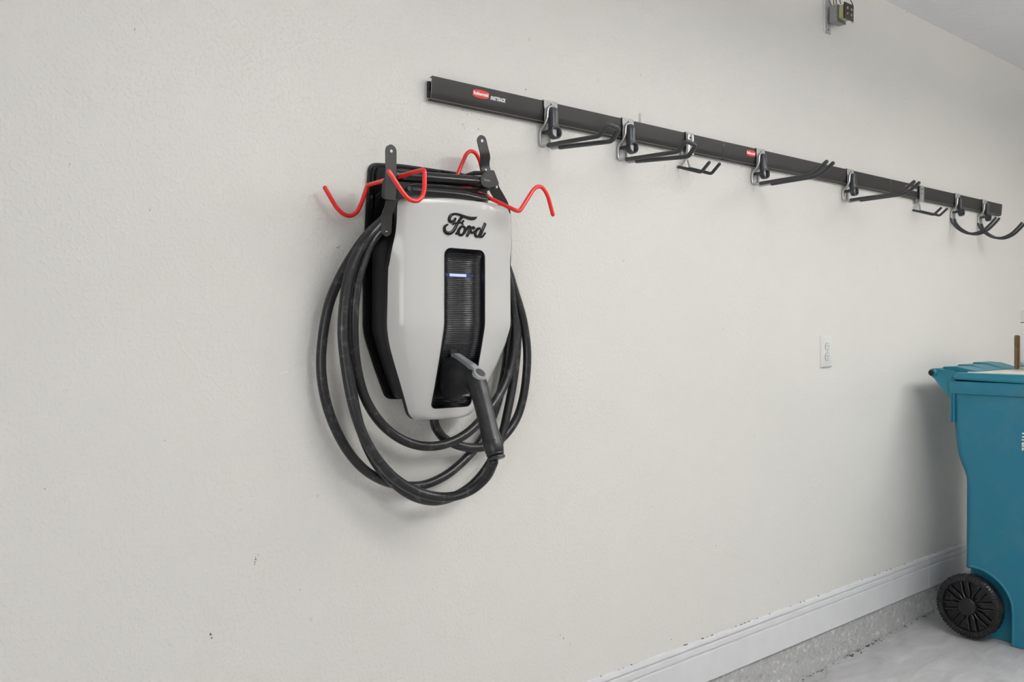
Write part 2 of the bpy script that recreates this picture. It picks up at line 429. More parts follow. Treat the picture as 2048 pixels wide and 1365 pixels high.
# dirt swept into the corner of floor and wall, and along the baseboard's top
rnd = random.Random(11); P = []
cl = [rnd.uniform(2.7, 4.1) for _ in range(13)]
for k in range(420):
    x = rnd.uniform(2.3, 4.6) if k < 160 else rnd.choice(cl)+rnd.gauss(0, .012)
    y = -.016 - abs(rnd.gauss(0, .010)); r = rnd.choice((.0008, .0013, .002, .0032))*rnd.uniform(.6, 1.1)
    P.append(sphere((x, y, FLOOR(x)+r*.2), r*.8, 3, rnd.uniform(.6, 2.6), rnd.uniform(.5, 1.5), .5))
for k in range(90):
    x = rnd.uniform(1.9, 4.8); r = rnd.choice((.0006, .0009, .0016))
    P.append(sphere((x, -.003-rnd.uniform(0, .002), .283+r*.5), r, 3, rnd.uniform(1, 5), 1, .7))
V, F = merge(*P)
o = mesh('dirt_specks', V, F, 'dirt', kind='stuff'); o['label'] = 'dark dirt crumbs along the foot of the wall and the baseboard'; o['category'] = 'dirt'

# small scuffs and nicks in the paint
rnd = random.Random(5); P = []
for x, z, r in [(0.748, 0.6669, 3), (0.7523, 0.6628, 2), (0.8498, 0.8103, 2), (0.8475, 0.801, 2), (0.8544, 0.8182, 1.5), (1.4154, 1.869, 1.5), (1.4285, 1.8608, 1.5), (1.4449, 1.866, 1), (1.4138, 1.8327, 2), (1.4186, 1.8257, 1.5), (1.4683, 1.854, 1), (1.4666, 1.8302, 1.5), (1.6334, 1.9615, 2), (1.8327, 1.9332, 1.5), (1.8368, 1.9223, 1.5), (1.0492, 1.493, 2), (1.0545, 1.4968, 1.5), (1.0195, 1.3221, 1.5), (1.5613, 1.2044, 1), (2.2228, 1.8246, 1.5), (2.2803, 1.8283, 1.5), (2.2204, 1.8163, 1), (3.8109, 2.0851, 1.5), (2.639, 1.8712, 2), (2.4926, 0.5779, 2), (2.2576, 0.3134, 2), (1.7765, 0.4273, 2), (1.7626, 0.4418, 1.5), (1.8024, 0.4043, 1.5), (3.8621, 0.387, 1.5), (3.8621, 2.317, 2), (4.6423, 2.6893, 2), (3.8715, 2.6973, 3), (3.6626, 1.8437, 1.5), (1.1365, 1.1391, 1.5), (1.1269, 1.1656, 1), (1.7237, 1.361, 1), (2.0822, 0.8529, 1), (0.5963, 1.8972, 1.5), (0.4774, 1.6163, 1.5), (0.6254, 1.5445, 1.2), (0.4344, 1.0082, 1.5), (0.655, 1.0831, 1.2), (0.9542, 0.7234, 1.2)]:
    for k in range(3):
        q = r*.0006; P.append(sphere((x+rnd.uniform(-1.5, 1.5)*q, -.0002, z+rnd.uniform(-2.5, 2.5)*q), q, 3, rnd.uniform(.5, 1.3), .25, rnd.uniform(.5, 1.8)))
V, F = merge(*P)
mesh('scuff_marks', V, F, 'scuff', bpy.data.objects['wall_back'], kind='stuff', label='small dark scuffs and nicks in the paint')

# housings for the added fill lamps (outside the picture)
for x, w in ((1.9, 'nearer the garage door'), (4.4, 'deeper in the garage')):
    t = empty('added_lamp', (x, -2.2, CEIL), 'added white hanging lamp, unseen, ' + w, 'lamp', room=False)
    box('housing', -.66, .66, -.21, .21, -.345, -.295, 'plate', t, w=.006)
    for q in (-.5, .5): tube('chain', [(q, 0, -.294), (q, 0, -.001)], .003, 'wire', t, n=6)

# ================================================================ THE CHARGER
CX = 1.309
def lerp_tab(T, z):
    T = sorted(T)
    if z <= T[0][0]: return T[0][1]
    for (a, u), (b, v) in zip(T, T[1:]):
        if z <= b: return u + (v-u)*(z-a)/(b-a)
    return T[-1][1]
def soft(T):
    def f(z):
        return sum(lerp_tab(T, z+d)*w for d, w in ((-.016, .1), (-.008, .2), (0, .4), (.008, .2), (.016, .1)))
    return f
fR = soft([(1.622, .170), (1.55, .172), (1.50, .178), (1.44, .183), (1.31, .184), (1.27, .176), (1.235, .162), (1.19, .141), (1.14, .117), (1.11, .103), (1.088, .094)])
fC = soft([(1.622, .152), (1.50, .156), (1.44, .159), (1.31, .160), (1.27, .150), (1.235, .137), (1.19, .117), (1.14, .098), (1.11, .088), (1.088, .081)])
fDR = soft([(1.622, .113), (1.52, .112), (1.46, .094), (1.31, .090), (1.27, .088), (1.235, .083), (1.19, .075), (1.14, .064), (1.11, .057), (1.088, .052)])
fDF = soft([(1.622, .145), (1.315, .145), (1.27, .134), (1.235, .125), (1.19, .1135), (1.14, .100), (1.11, .092), (1.088, .086)])
ZT, ZB = 1.616, 1.088
def front(X, z):            # distance of the cover's face from the wall
    c = fC(z); return fDF(z) - .020*min(abs(X)/c, 1.0)**3.2
PW, PT, PB, PRT, PRB = .0605, 1.4970, 1.1165, .018, .013       # the ribbed recess: half width, top, bottom, corner radii
def phw(z):
    if z > PT-PRT: return PW - PRT*(1-math.sqrt(max(0, 1-((z-(PT-PRT))/PRT)**2)))
    if z < PB+PRB: return PW - PRB*(1-math.sqrt(max(0, 1-((PB+PRB-z)/PRB)**2)))
    return PW

charger = empty('ev_charger', (CX, 0, 1.09), 'white and black wall-mounted car charging station with a ribbed centre recess', 'charger')
# wall plate
half = [(.100, 1.137), (.132, 1.139), (.163, 1.212), (.1935, 1.297), (.1940, 1.45), (.1885, 1.56), (.1800, 1.700), (.090, 1.7075)]
PO = [(CX+x, z) for x, z in half] + [(CX-x, z) for x, z in half[::-1]]
PO = roundpoly(PO, .022, 6)
prism('wall_plate', PO, -.0005, -.0085, 'satin', charger, w=.002, angle=30)
PI_ = [(CX+(x-CX)*.975, 1.42+(z-1.42)*.985) for x, z in PO]
prism('plate_lip', PI_, -.0085, -.0125, 'gloss', charger, w=.0015)
PJ = [(CX+(x-CX)*.925, 1.42+(z-1.42)*.97) for x, z in PO]
prism('plate_face', PJ, -.0125, -.017, 'gloss', charger, w=.004, seg=4)
# body behind the cover: full width below, a neck above over which the cable hangs
hb = [(.096, 1.139), (.118, 1.142), (.150, 1.215), (.180, 1.30), (.1805, 1.48), (.176, 1.505), (.160, 1.53), (.140, 1.555), (.128, 1.585), (.110, 1.602), (.05, 1.607)]
BO = [(x, z) for x, z in hb] + [(-x, z) for x, z in hb[::-1]]
BO = roundpoly(BO, .012, 4)
secs = []
for q, sc in ((0, .985), (.08, 1), (.9, 1), (1, .985)):
    secs.append([(CX+x*sc, -(.017 + q*(fDR(z)-.014-.017)), 1.37+(z-1.37)*(.995 if sc < 1 else 1)) for x, z in BO])
V, F = frustum(secs); mesh('body', V, F, 'satin', charger)
# black trim ring the cover sits on
zs = [ZB+.004 + (ZT-ZB-.008)*i/60 for i in range(61)]
rc = .03
def corner(z, w):
    if z > ZT-rc: w -= rc*(1-math.sqrt(max(0, 1-((z-(ZT-rc))/rc)**2)))
    if z < ZB+.024: w -= .024*(1-math.sqrt(max(0, 1-((ZB+.024-z)/.024)**2)))
    return w
loop = [(corner(z, fR(z)), z) for z in zs]
loop = [(x, z) for x, z in loop] + [(-x, z) for x, z in loop[::-1]]
secs = []
for off, sc in ((-.013, -.003), (-.012, 0), (0.0005, .0006)):
    secs.append([(CX + math.copysign(abs(x)+sc, x), -(fDR(z)+off), z) for x, z in loop])
V, F = frustum(secs); mesh('trim_ring', V, F, 'satin', charger)
# cover: rows from bottom to top; columns follow rim, crease and the recess edge
US = [0, .35, .7, .9]
rows = []
def cover_row(z, zf, drop):
    """z: real height; zf: height at which widths are read; drop: how far the face has rolled back"""
    R = corner(z, fR(zf)); c = corner(z, fC(zf)) if z > ZT-rc or z < ZB+.024 else fC(zf)
    dr = fDR(zf); k = []
    dc = front(fC(zf), zf)
    for t in (0, .3, .65, .94): k.append((R+(c-R)*t + .0008*math.sin(PI*t), dr+.0005+(dc-dr)*t + .0004*math.sin(PI*t)))
    p = phw(zf) if PB <= zf <= PT else (.0425 if zf > PT else PW-PRB)
    cs = fC(zf)/c if c else 1
    for t in (.035, .1, .2, .4, .6, .8, 1): 
        X = c + (p-c)*t; k.append((X, front(min(X*cs, fC(zf)), zf)))
    for t in (.33, .66): k.append((p*(1-t), front(p*(1-t), zf)))
    k.append((0, front(0, zf)))
    k = [(X, max(dr+.0004, d-drop)) for X, d in k]
    return [(CX-X, -d, z) for X, d in k] + [(CX+X, -d, z) for X, d in k[-2::-1]]
rr = .011
zr = [(ZB + rr*(1-math.cos(a)) , rr*(1-math.sin(a))) for a in [PI/2*i/5 for i in range(5)]]
for z, dr_ in zr: rows.append((z, z, dr_))
z = ZB+rr
mid = [ZB+rr+ (PB-ZB-rr)*i/3 for i in range(3)]
cb = [PB+PRB*(1-math.cos(PI/2*i/6)) for i in range(7)]
ct = [PT-PRT*(1-math.sin(PI/2*(i+1)/7)) for i in range(7)]
body_r = [PB+PRB+(PT-PRT-PB-PRB)*i/56 for i in range(1, 56)]
up = [PT+(ZT-rr-PT)*i/12 for i in range(1, 13)]
for z in mid+cb+body_r+[PT-PRT]+ct+up: rows.append((z, z, 0))
for a in [PI/2*i/5 for i in range(1, 6)]: rows.append((ZT-rr+rr*math.sin(a), ZT-rr+rr*math.sin(a), rr*(1-math.cos(a))))
G = [cover_row(*r) for r in rows]; W = len(G[0]); V = [p for g in G for p in g]; F = []
cen = W//2
for i in range(len(G)-1):
    for k in range(W-1):
        za, zb = rows[i][0], rows[i+1][0]
        if za >= PB-1e-6 and zb <= PT+1e-6 and cen-3 <= k < cen+3: continue
        F.append((i*W+k, i*W+k+1, (i+1)*W+k+1, (i+1)*W+k))
# top and bottom skins running back to the trim ring
for i in (0, len(G)-1):
    n0 = len(V); V += [(x, min(y, 0)*0 - fDR(z), z) for x, y, z in G[i]]
    for k in range(W-1): F.append((i*W+k, i*W+k+1, n0+k+1, n0+k))
cover = mesh('front_cover', V, F, 'cover', charger, angle=55)
# ribbed recess
def recess(X, z):
    w = phw(z); d = min(PT-z, z-PB, .5); dx = w-abs(X)
    a = 1-max(0, min(1, (dx-.0025)/.040)); b = 1-max(0, min(1, (d-.0025)/.034))
    s = math.sqrt(max(0, 1-a*a)) * math.sqrt(max(0, 1-b*b))          # quarter-round flanks
    e = .030*s
    if z < 1.27: e += .010*s*min(1, (1.27-z)/.10)      # deeper where the plug parks
    return e
zz = []; nr = 87; per = (PT-PB)/nr
for i in range(nr):
    for q, h in ((0, 0), (.22, 1), (.62, 1), (.8, 0)): zz.append((PB+per*(i+q), h))
zz.append((PT, 0))
uu = [-1, -.975, -.958, -.95, -.93, -.9, -.86, -.8, -.72, -.63, -.52, -.4, -.25, -.1, .1, .25, .4, .52, .63, .72, .8, .86, .9, .93, .95, .958, .975, 1]
V, F = [], []
for z, h in zz:
    for u in uu:
        w = max(phw(z), .001)+.0006; X = u*w; e = recess(X, z)
        g = min(1, e/.004)*.0008*h
        V.append((CX+X, -(front(X, z)+(.0012 if e < 1e-4 else .0006)-e+g), z))
W = len(uu)
for i in range(len(zz)-1):
    for k in range(W-1): F.append((i*W+k, i*W+k+1, (i+1)*W+k+1, (i+1)*W+k))
mesh('ribbed_recess', V, F, 'panel', charger, angle=60)
# status light bar, lit in the middle
def bar(name, xa, xb, m):
    V = []; n = 8
    for i in range(n+1):
        X = xa+(xb-xa)*i/n
        for z, q in ((1.4325, .0002), (1.4325, .0022), (1.4392, .0022), (1.4392, .0002)):
            V.append((CX+X, -(front(X, z)-recess(X, z)+q), z))
    F = [(0, 1, 2, 3), tuple(n*4+k for k in (3, 2, 1, 0))]
    for i in range(n):
        for k in range(4): F.append((i*4+k, i*4+(k+1) % 4, i*4+4+(k+1) % 4, i*4+4+k))
    return mesh(name, V, F, m, charger, smooth=False)
bar('status_light', -.025, .025, 'led')
bar('light_strip', -.042, -.0255, 'led_dim'); bar('light_strip', .0255, .042, 'led_dim')
# latch slot above the parked plug
V, F = [], []
sd = front(0, 1.255)-recess(0, 1.255)
box('latch_slot', CX-.0110, CX+.0110, -(sd+.0022), -(sd-.01), 1.2455, 1.2640, 'hole', charger, w=.001)
# raised script lettering
parts = []
LOGO = [[(-.0295, 1.568, .0044), (-.0329, 1.5622, .0066), (-.039, 1.559, .0073), (-.0458, 1.5592, .0073), (-.0475, 1.5652, .0073), (-.0433, 1.5731, .0066), (-.0338, 1.577, .0051), (-.0243, 1.5774, .0051), (-.0121, 1.5754, .0058), (.0011, 1.5726, .0066), (.0144, 1.5709, .008), (.026, 1.5719, .0073), (.0332, 1.5753, .0029)], [(-.0094, 1.5732, .0066), (-.0173, 1.5642, .0066), (-.0251, 1.5539, .0066), (-.0321, 1.5424, .0073), (-.0398, 1.5342, .008), (-.0493, 1.5308, .0084), (-.0578, 1.5329, .008), (-.0612, 1.5395, .0073), (-.0595, 1.5465, .0058), (-.0518, 1.5512, .0036)], [(-.0381, 1.5522, .0036), (-.0295, 1.5563, .0033), (-.0208, 1.5577, .0033), (-.0121, 1.5584, .0036), (-.0068, 1.5616, .0044), (-.0081, 1.5642, .0051)], [(-.0129, 1.5576, .0036), (-.0068, 1.5546, .0026)], [(-.0286, 1.5302, .0051), (-.0225, 1.5362, .0058), (-.0182, 1.5434, .0066), (-.0103, 1.5499, .0051), (-.0028, 1.5473, .0058), (-.0024, 1.5404, .0058), (-.0077, 1.5317, .0058), (-.0138, 1.5285, .0058), (-.0199, 1.5315, .0066), (-.0204, 1.5391, .0066), (-.0164, 1.5456, .0058)], [(-.0042, 1.5333, .0044), (.0029, 1.5436, .0051), (.01, 1.551, .0058), (.0144, 1.5479, .0066), (.01, 1.5378, .0069), (.0038, 1.5269, .0066)], [(.0126, 1.5443, .0058), (.0189, 1.5482, .0051), (.0233, 1.5503, .0051), (.0269, 1.5481, .0044), (.0233, 1.5458, .0036)], [(.0144, 1.5444, .0058), (.0175, 1.5376, .0058), (.0224, 1.5369, .0044), (.0278, 1.5412, .0044)], [(.0449, 1.5495, .0051), (.0359, 1.546, .0066), (.03, 1.5378, .0066), (.0309, 1.5302, .0062), (.0377, 1.5292, .0051), (.044, 1.5367, .0051), (.0486, 1.5455, .0058)], [(.0613, 1.5627, .0073), (.054, 1.5487, .0073), (.0467, 1.5355, .0069), (.044, 1.5297, .0058), (.0504, 1.529, .0051), (.0567, 1.5341, .0044), (.0613, 1.5394, .0044)]]
for s in LOGO:
    P = catmull([(a, b, w) for a, b, w in s], 5); n = len(P); V = []
    for i, p in enumerate(P):
        t = (P[min(i+1, n-1)]-P[max(i-1, 0)]); t.z = 0; t.normalize(); nn = Vector((-t.y, t.x, 0)); h = p.z/2
        for q, d in ((-1, .0002), (-.98, .0030), (-.6, .0040), (.6, .0040), (.98, .0030), (1, .0002)):
            X = p.x+nn.x*h*q; z = p.y+nn.y*h*q; V.append((CX+X, -(front(X, z)+d), z))
    F = [tuple(range(6)), tuple((n-1)*6+k for k in range(5, -1, -1))]
    for i in range(n-1):
        for k in range(6): F.append((i*6+k, i*6+(k+1) % 6, i*6+6+(k+1) % 6, i*6+6+k))
    parts.append((V, F))
V, F = merge(*parts); mesh('logo_lettering', V, F, 'logo', charger, label='raised black script reading Ford')

# ================================================================ CABLE AND PLUG
CAB = [(-.015, -.04, 1.106), (-.015, -.04, 1.087), (-.007, -.04, 1.062), (.019, -.04, 1.034), (.059, -.045, 1.015), (.11, -.045, 1.005), (.168, -.045, 1.009), (.215, -.045, 1.033), (.256, -.045, 1.08), (.28, -.045, 1.152), (.288, -.045, 1.245), (.273, -.045, 1.332), (.245, -.045, 1.404), (.214, -.045, 1.475), (.16, -.045, 1.55), (.1, -.045, 1.612), (0, -.04, 1.622), (-.1, -.045, 1.612), (-.15, -.045, 1.575), (-.207, -.045, 1.524), (-.246, -.045, 1.476), (-.276, -.04, 1.424), (-.302, -.035, 1.361), (-.315, -.03, 1.283), (-.318, -.03, 1.21), (-.304, -.03, 1.136), (-.276, -.03, 1.069), (-.238, -.03, 1.012), (-.191, -.03, .969), (-.129, -.03, .939), (-.052, -.03, .925), (.019, -.03, .938), (.081, -.03, .97), (.138, -.03, 1.016), (.18, -.03, 1.077), (.205, -.035, 1.148), (.226, -.035, 1.233), (.228, -.04, 1.312), (.225, -.04, 1.384), (.211, -.04, 1.449), (.15, -.07, 1.55), (.1, -.07, 1.612), (0, -.065, 1.622), (-.1, -.07, 1.612), (-.15, -.07, 1.57), (-.211, -.075, 1.512), (-.235, -.075, 1.463), (-.251, -.075, 1.417), (-.258, -.07, 1.35), (-.252, -.06, 1.271), (-.234, -.05, 1.197), (-.209, -.045, 1.138), (-.167, -.045, 1.083), (-.111, -.045, 1.043), (-.049, -.05, 1.023), (.012, -.06, 1.026), (.078, -.065, 1.052), (.143, -.065, 1.104), (.197, -.06, 1.165), (.229, -.055, 1.237), (.239, -.05, 1.312), (.23, -.05, 1.384), (.213, -.05, 1.449), (.16, -.045, 1.56), (.105, -.04, 1.63), (0, -.04, 1.645), (-.105, -.045, 1.635), (-.155, -.055, 1.58), (-.213, -.06, 1.511), (-.24, -.055, 1.458), (-.256, -.05, 1.401), (-.259, -.045, 1.328), (-.257, -.045, 1.248), (-.246, -.045, 1.157), (-.225, -.045, 1.076), (-.19, -.045, 1.003), (-.142, -.05, .947), (-.085, -.055, .906), (-.015, -.055, .887), (.05, -.06, .898), (.106, -.06, .926), (.159, -.055, .974), (.196, -.05, 1.032), (.222, -.045, 1.102), (.244, -.04, 1.173), (.256, -.04, 1.252), (.261, -.035, 1.332), (.24, -.035, 1.411), (.219, -.035, 1.463), (.155, -.065, 1.56), (.105, -.07, 1.635), (0, -.065, 1.647), (-.105, -.07, 1.637), (-.155, -.075, 1.585), (-.224, -.085, 1.522), (-.257, -.085, 1.478), (-.28, -.085, 1.427), (-.292, -.085, 1.366), (-.296, -.085, 1.294), (-.287, -.085, 1.216), (-.273, -.09, 1.138), (-.25, -.095, 1.071), (-.215, -.1, 1.012), (-.168, -.11, .961), (-.109, -.125, .926), (-.056, -.15, .915), (-.017, -.185, .93), (.003, -.22, .964), (.0, -.25, 1.002)]
cable_root = empty('charging_cable', (CX, -.06, .89), 'thick black charging cable coiled around the white charger, its plug parked in the recess', 'cable')
P = catmull([(CX+x, y, z) for x, y, z in CAB], 6)
tube('cable', P, .0114, 'cable', cable_root, n=14)
def yz(d, z, x=0): return Vector((CX+x, -d, z))
# holster end: flared shroud from the face out to the handle's neck
secs = []
for d, z, h, w, pw in ((.090, 1.186, .054, .034, 2.6), (.104, 1.186, .055, .034, 2.5), (.124, 1.187, .047, .031, 2.3), (.146, 1.188, .038, .027, 2.2), (.168, 1.186, .029, .0235, 2.0), (.186, 1.180, .0225, .021, 2.0), (.196, 1.176, .014, .014, 2)):
    secs.append(ring(yz(d, z), (1, 0, 0), (0, 0, 1), w, h, 28, pw))
V, F = frustum(secs); mesh('plug_head', V, F, 'plug', cable_root, angle=50)
# handle: a bent grip
H = [(.158, 1.196, .020), (.176, 1.192, .0225), (.190, 1.180, .0235), (.201, 1.160, .0225), (.212, 1.132, .0212), (.223, 1.105, .0208), (.234, 1.077, .0212), (.244, 1.053, .0222), (.2495, 1.040, .0228), (.253, 1.031, .0222)]
C2 = catmull([(CX, -d, z) for d, z, r in H], 4); RR = [v.x for v in catmull([(r, 0, 0) for d, z, r in H], 4)]
V, F = tubevf(C2, RR, 20); handle = mesh('plug_handle', V, F, 'plug', cable_root, angle=60)
def collar(name, d, z, r, h, m, par):
    ax = Vector((0, -.38, -.925)).normalized(); u = Vector((1, 0, 0)); v = ax.cross(u); c = yz(d, z)
    secs = [ring(c+ax*a, u, v, q, q, 24) for a, q in ((-h, r*.9), (-h*.7, r), (h*.7, r), (h, r*.9))]
    V, F = frustum(secs); return mesh(name, V, F, m, par)
collar('seam_ring', .2455, 1.0495, .0228, .0012, 'panel', handle)
collar('strain_relief', .2550, 1.0245, .0205, .0075, 'plug', cable_root)
collar('relief_ring', .2590, 1.0125, .0215, .0032, 'plug', cable_root)
collar('relief_ring', .2575, 1.0180, .0160, .003, 'panel', cable_root)
# finger ribs under the grip
for i in range(26):
    t = i/25
    b = Vector((CX, -(.1950+.034*t), 1.1235-.083*t)); V = []
    V, F = tubevf([b+Vector((-.009, .001, .0)), b+Vector((0, .0035, -.0012)), b+Vector((.009, .001, 0))], .0010, 5)
    mesh('grip_rib', V, F, 'grip', handle)
# silver latch lever and its round button
LP = [(.100, 1.2475), (.112, 1.2485), (.150, 1.2335), (.176, 1.2240), (.197, 1.2100), (.207, 1.1960), (.203, 1.1880), (.190, 1.1930), (.176, 1.2100), (.160, 1.2180), (.112, 1.2385), (.100, 1.2395)]
LP = roundpoly([(-d, z) for d, z in LP], .006, 3)
V, F = prismvf(LP, CX-.0095, CX+.0095, 'x')
latch = bevelled('latch_lever', V, F, 'silver', cable_root, w=.0025, seg=3, label='silver latch lever')
ax = Vector((0, -.66, .75)).normalized(); u = Vector((1, 0, 0)); v = ax.cross(u); c = yz(.1985, 1.2005)
V, F = frustum([ring(c+ax*a, u, v, q, q*1.1, 26) for a, q in ((-.010, .0165), (.002, .0170), (.0055, .0155), (.0065, .0125))])
mesh('button_bezel', V, F, 'silver', latch)
V, F = frustum([ring(c+ax*a, u, v, q, q*1.1, 26) for a, q in ((.004, .0120), (.0072, .0118), (.0080, .0100))])
mesh('latch_button', V, F, 'button', latch, label='dark grey round button')
box('release_tab', CX-.006, CX+.006, -.156, -.140, 1.1475, 1.1530, 'silver', cable_root, w=.0008)

# ================================================================ FOLDED BIKE RACK ABOVE THE CHARGER
rack = empty('bike_rack', (CX, -.10, 1.60), 'folded black steel bike rack with bent red hooks resting on top of the charger', 'bike rack')
def dense_strap(pts, step=.004):
    P = [Vector(p) for p in pts]; out = []
    for a, b in zip(P, P[1:]):
        k = max(1, int((b-a).length/step))
        for i in range(k): out.append(a+(b-a)*i/k)
    out.append(P[-1]); return out
def strap2(name, pts, w, parent, th=.003, flat=None):     # flat: which end is cut square
    P = fillet([(CX+x, y, z) for x, y, z in pts], .010, 4); P = dense_strap(P); n = len(P); secs = []
    L0 = [0]
    for a, b in zip(P, P[1:]): L0.append(L0[-1]+(b-a).length)
    for i, p in enumerate(P):
        t = (P[min(i+1, n-1)]-P[max(i-1, 0)]).normalized(); s = Vector((1, 0, 0)); s = (s-t*s.dot(t)).normalized(); f = s.cross(t).normalized()
        d = min(L0[i] if flat != 0 else 9, L0[-1]-L0[i] if flat != 1 else 9); k = 1 if d > w/2 else math.sqrt(max(.03, 1-(1-d/(w/2))**2))
        a = w/2*k; secs.append([p+s*a+f*th/2, p+s*a-f*th/2, p-s*a-f*th/2, p-s*a+f*th/2])
    V, F = frustum(secs); return mesh(name, V, F, 'steel_black', parent, angle=30)
def disc(name, c, r, th, m, parent, ax=(0, -1, 0), n=20, **k):
    ax = Vector(ax).normalized(); u = Vector((1, 0, 0)); u = (u-ax*u.dot(ax)) if abs(ax.x) < .9 else Vector((0, 1, 0)); u.normalize(); v = ax.cross(u); c = Vector(c)
    V, F = frustum([ring(c+ax*a, u, v, q, q, n) for a, q in ((0, r), (th*.8, r), (th, r*.9))]); return mesh(name, V, F, m, parent, **k)
bl = strap2('bracket', [(-.2265, -.172, 1.7100), (-.2268, -.172, 1.650), (-.2284, -.172, 1.5885)], .0275, rack, flat=1)
bl2 = strap2('bracket_tail', [(-.2245, -.1690, 1.5885), (-.2230, -.163, 1.574), (-.2245, -.153, 1.562), (-.2250, -.150, 1.511)], .0265, rack, flat=0)
br = strap2('bracket', [(.0812, -.102, 1.7860), (.0975, -.102, 1.7360), (.1035, -.090, 1.7180), (.1090, -.092, 1.7000)], .0290, rack, flat=1)
br2 = strap2('bracket_tail', [(.1200, -.100, 1.6720), (.1430, -.086, 1.6560), (.1640, -.078, 1.6420), (.1850, -.072, 1.6240), (.1990, -.068, 1.5960)], .0270, rack, flat=0)
for c, p, r in (((CX-.2266, -.1735, 1.6955), bl, .0034), ((CX-.2250, -.1516, 1.5235), bl2, .0030), ((CX+.0855, -.1035, 1.7725), br, .0038)):
    disc('screw_hole', c, r, .0006, 'trim', p, label='bright wall showing through the screw hole')
D_ = [(.0655, 1.6800), (.0765, 1.6907), (.1060, 1.7010), (.1246, 1.6652), (.0884, 1.6527), (.0690, 1.6565), (.0625, 1.6680)]
prism('pivot_plate', roundpoly([(CX+x, z) for x, z in D_], .007, 4), -.1215, -.1250, 'steel_black', rack, w=.0008)
prism('pivot_plate', roundpoly([(-.172, 1.592), (-.172, 1.660), (-.150, 1.660), (-.112, 1.640), (-.108, 1.600)], .010, 3), CX-.211, CX-.2075, 'tube', rack, axis='x', w=.0008)
prism('pivot_plate', roundpoly([(CX-.212, 1.594), (CX-.212, 1.634), (CX-.172, 1.634), (CX-.158, 1.624), (CX-.164, 1.606), (CX-.195, 1.594)], .008, 3), -.158, -.1605, 'tube', rack, w=.0008)
V, F = tubevf(fillet([(CX-.196, -.142, 1.650), (CX+.086, -.107, 1.6700)], .01), .0138, 20); mesh('crossbar', V, F, 'tube', rack)
n = 20; secs = []
for t, a, b in ((0, .0128, .0128), (.55, .0128, .0128), (.70, .0132, .0118), (.82, .0138, .0085), (.92, .0142, .0048), (1, .0142, .0022)):
    p = Vector((CX-.185, -.143, 1.6185)).lerp(Vector((CX+.092, -.126, 1.6310)), t)
    secs.append(ring(p, Vector((0, -.75, -.66)), Vector((0, -.66, .75)), a, b, n))
V, F = frustum(secs); mesh('crossbar', V, F, 'tube', rack)
V, F = tubevf([(CX+.046, -.060, 1.680), (CX+.070, -.092, 1.692), (CX+.100, -.104, 1.694)], .006, 8); mesh('link_arm', V, F, 'steel_black', rack)
V, F = tubevf([(CX+.040, -.060, 1.652), (CX+.066, -.100, 1.648), (CX+.096, -.112, 1.654)], .006, 8); mesh('link_arm', V, F, 'steel_black', rack)
disc('rivet', (CX-.174, -.1605, 1.6200), .0052, .005, 'steel_black', rack)
disc('rivet', (CX+.135, -.0955, 1.6640), .0038, .006, 'wire', rack); disc('rivet', (CX+.0905, -.1100, 1.7005), .0032, .003, 'wire', rack)
text('stamped_size', '16mm', .0088, 'zinc', rack, (CX+.074, -.1253, 1.6720), (PI/2, 0, 0), ext=.0001)
# red hooks: a straight rod standing out from the wall with a cradle bent at either end
h1 = [(-.309, -.030, 1.624), (-.280, -.030, 1.582), (-.262, -.030, 1.568), (-.243, -.030, 1.565), (-.226, -.030, 1.576), (-.215, -.032, 1.598), (-.2045, -.040, 1.6395),
      (-.2035, -.150, 1.6425), (-.1965, -.256, 1.6480), (-.197, -.256, 1.604), (-.203, -.256, 1.588), (-.216, -.256, 1.577), (-.234, -.252, 1.580), (-.248, -.248, 1.595), (-.276, -.240, 1.636)]
def rod(name, pts, r, parent, sharp):
    P = [(CX+a, b, c) for a, b, c in pts]
    return tube(name, fillet(P, .009, 5) if sharp else catmull(P, 5), r, 'red', parent, n=12)
rod('red_hook', h1, .0050, rack, True)
h2 = [(.142, -.040, 1.700), (.128, -.040, 1.742), (.115, -.040, 1.757), (.099, -.040, 1.7595), (.086, -.040, 1.750), (.074, -.040, 1.727), (.056, -.040, 1.690), (.054, -.046, 1.672),
      (.112, -.200, 1.5925), (.124, -.200, 1.592), (.138, -.200, 1.609), (.168, -.200, 1.648), (.182, -.200, 1.658), (.197, -.200, 1.659), (.209, -.200, 1.650), (.219, -.200, 1.636), (.235, -.200, 1.593)]
rod('red_hook', h2, .0050, rack, True)

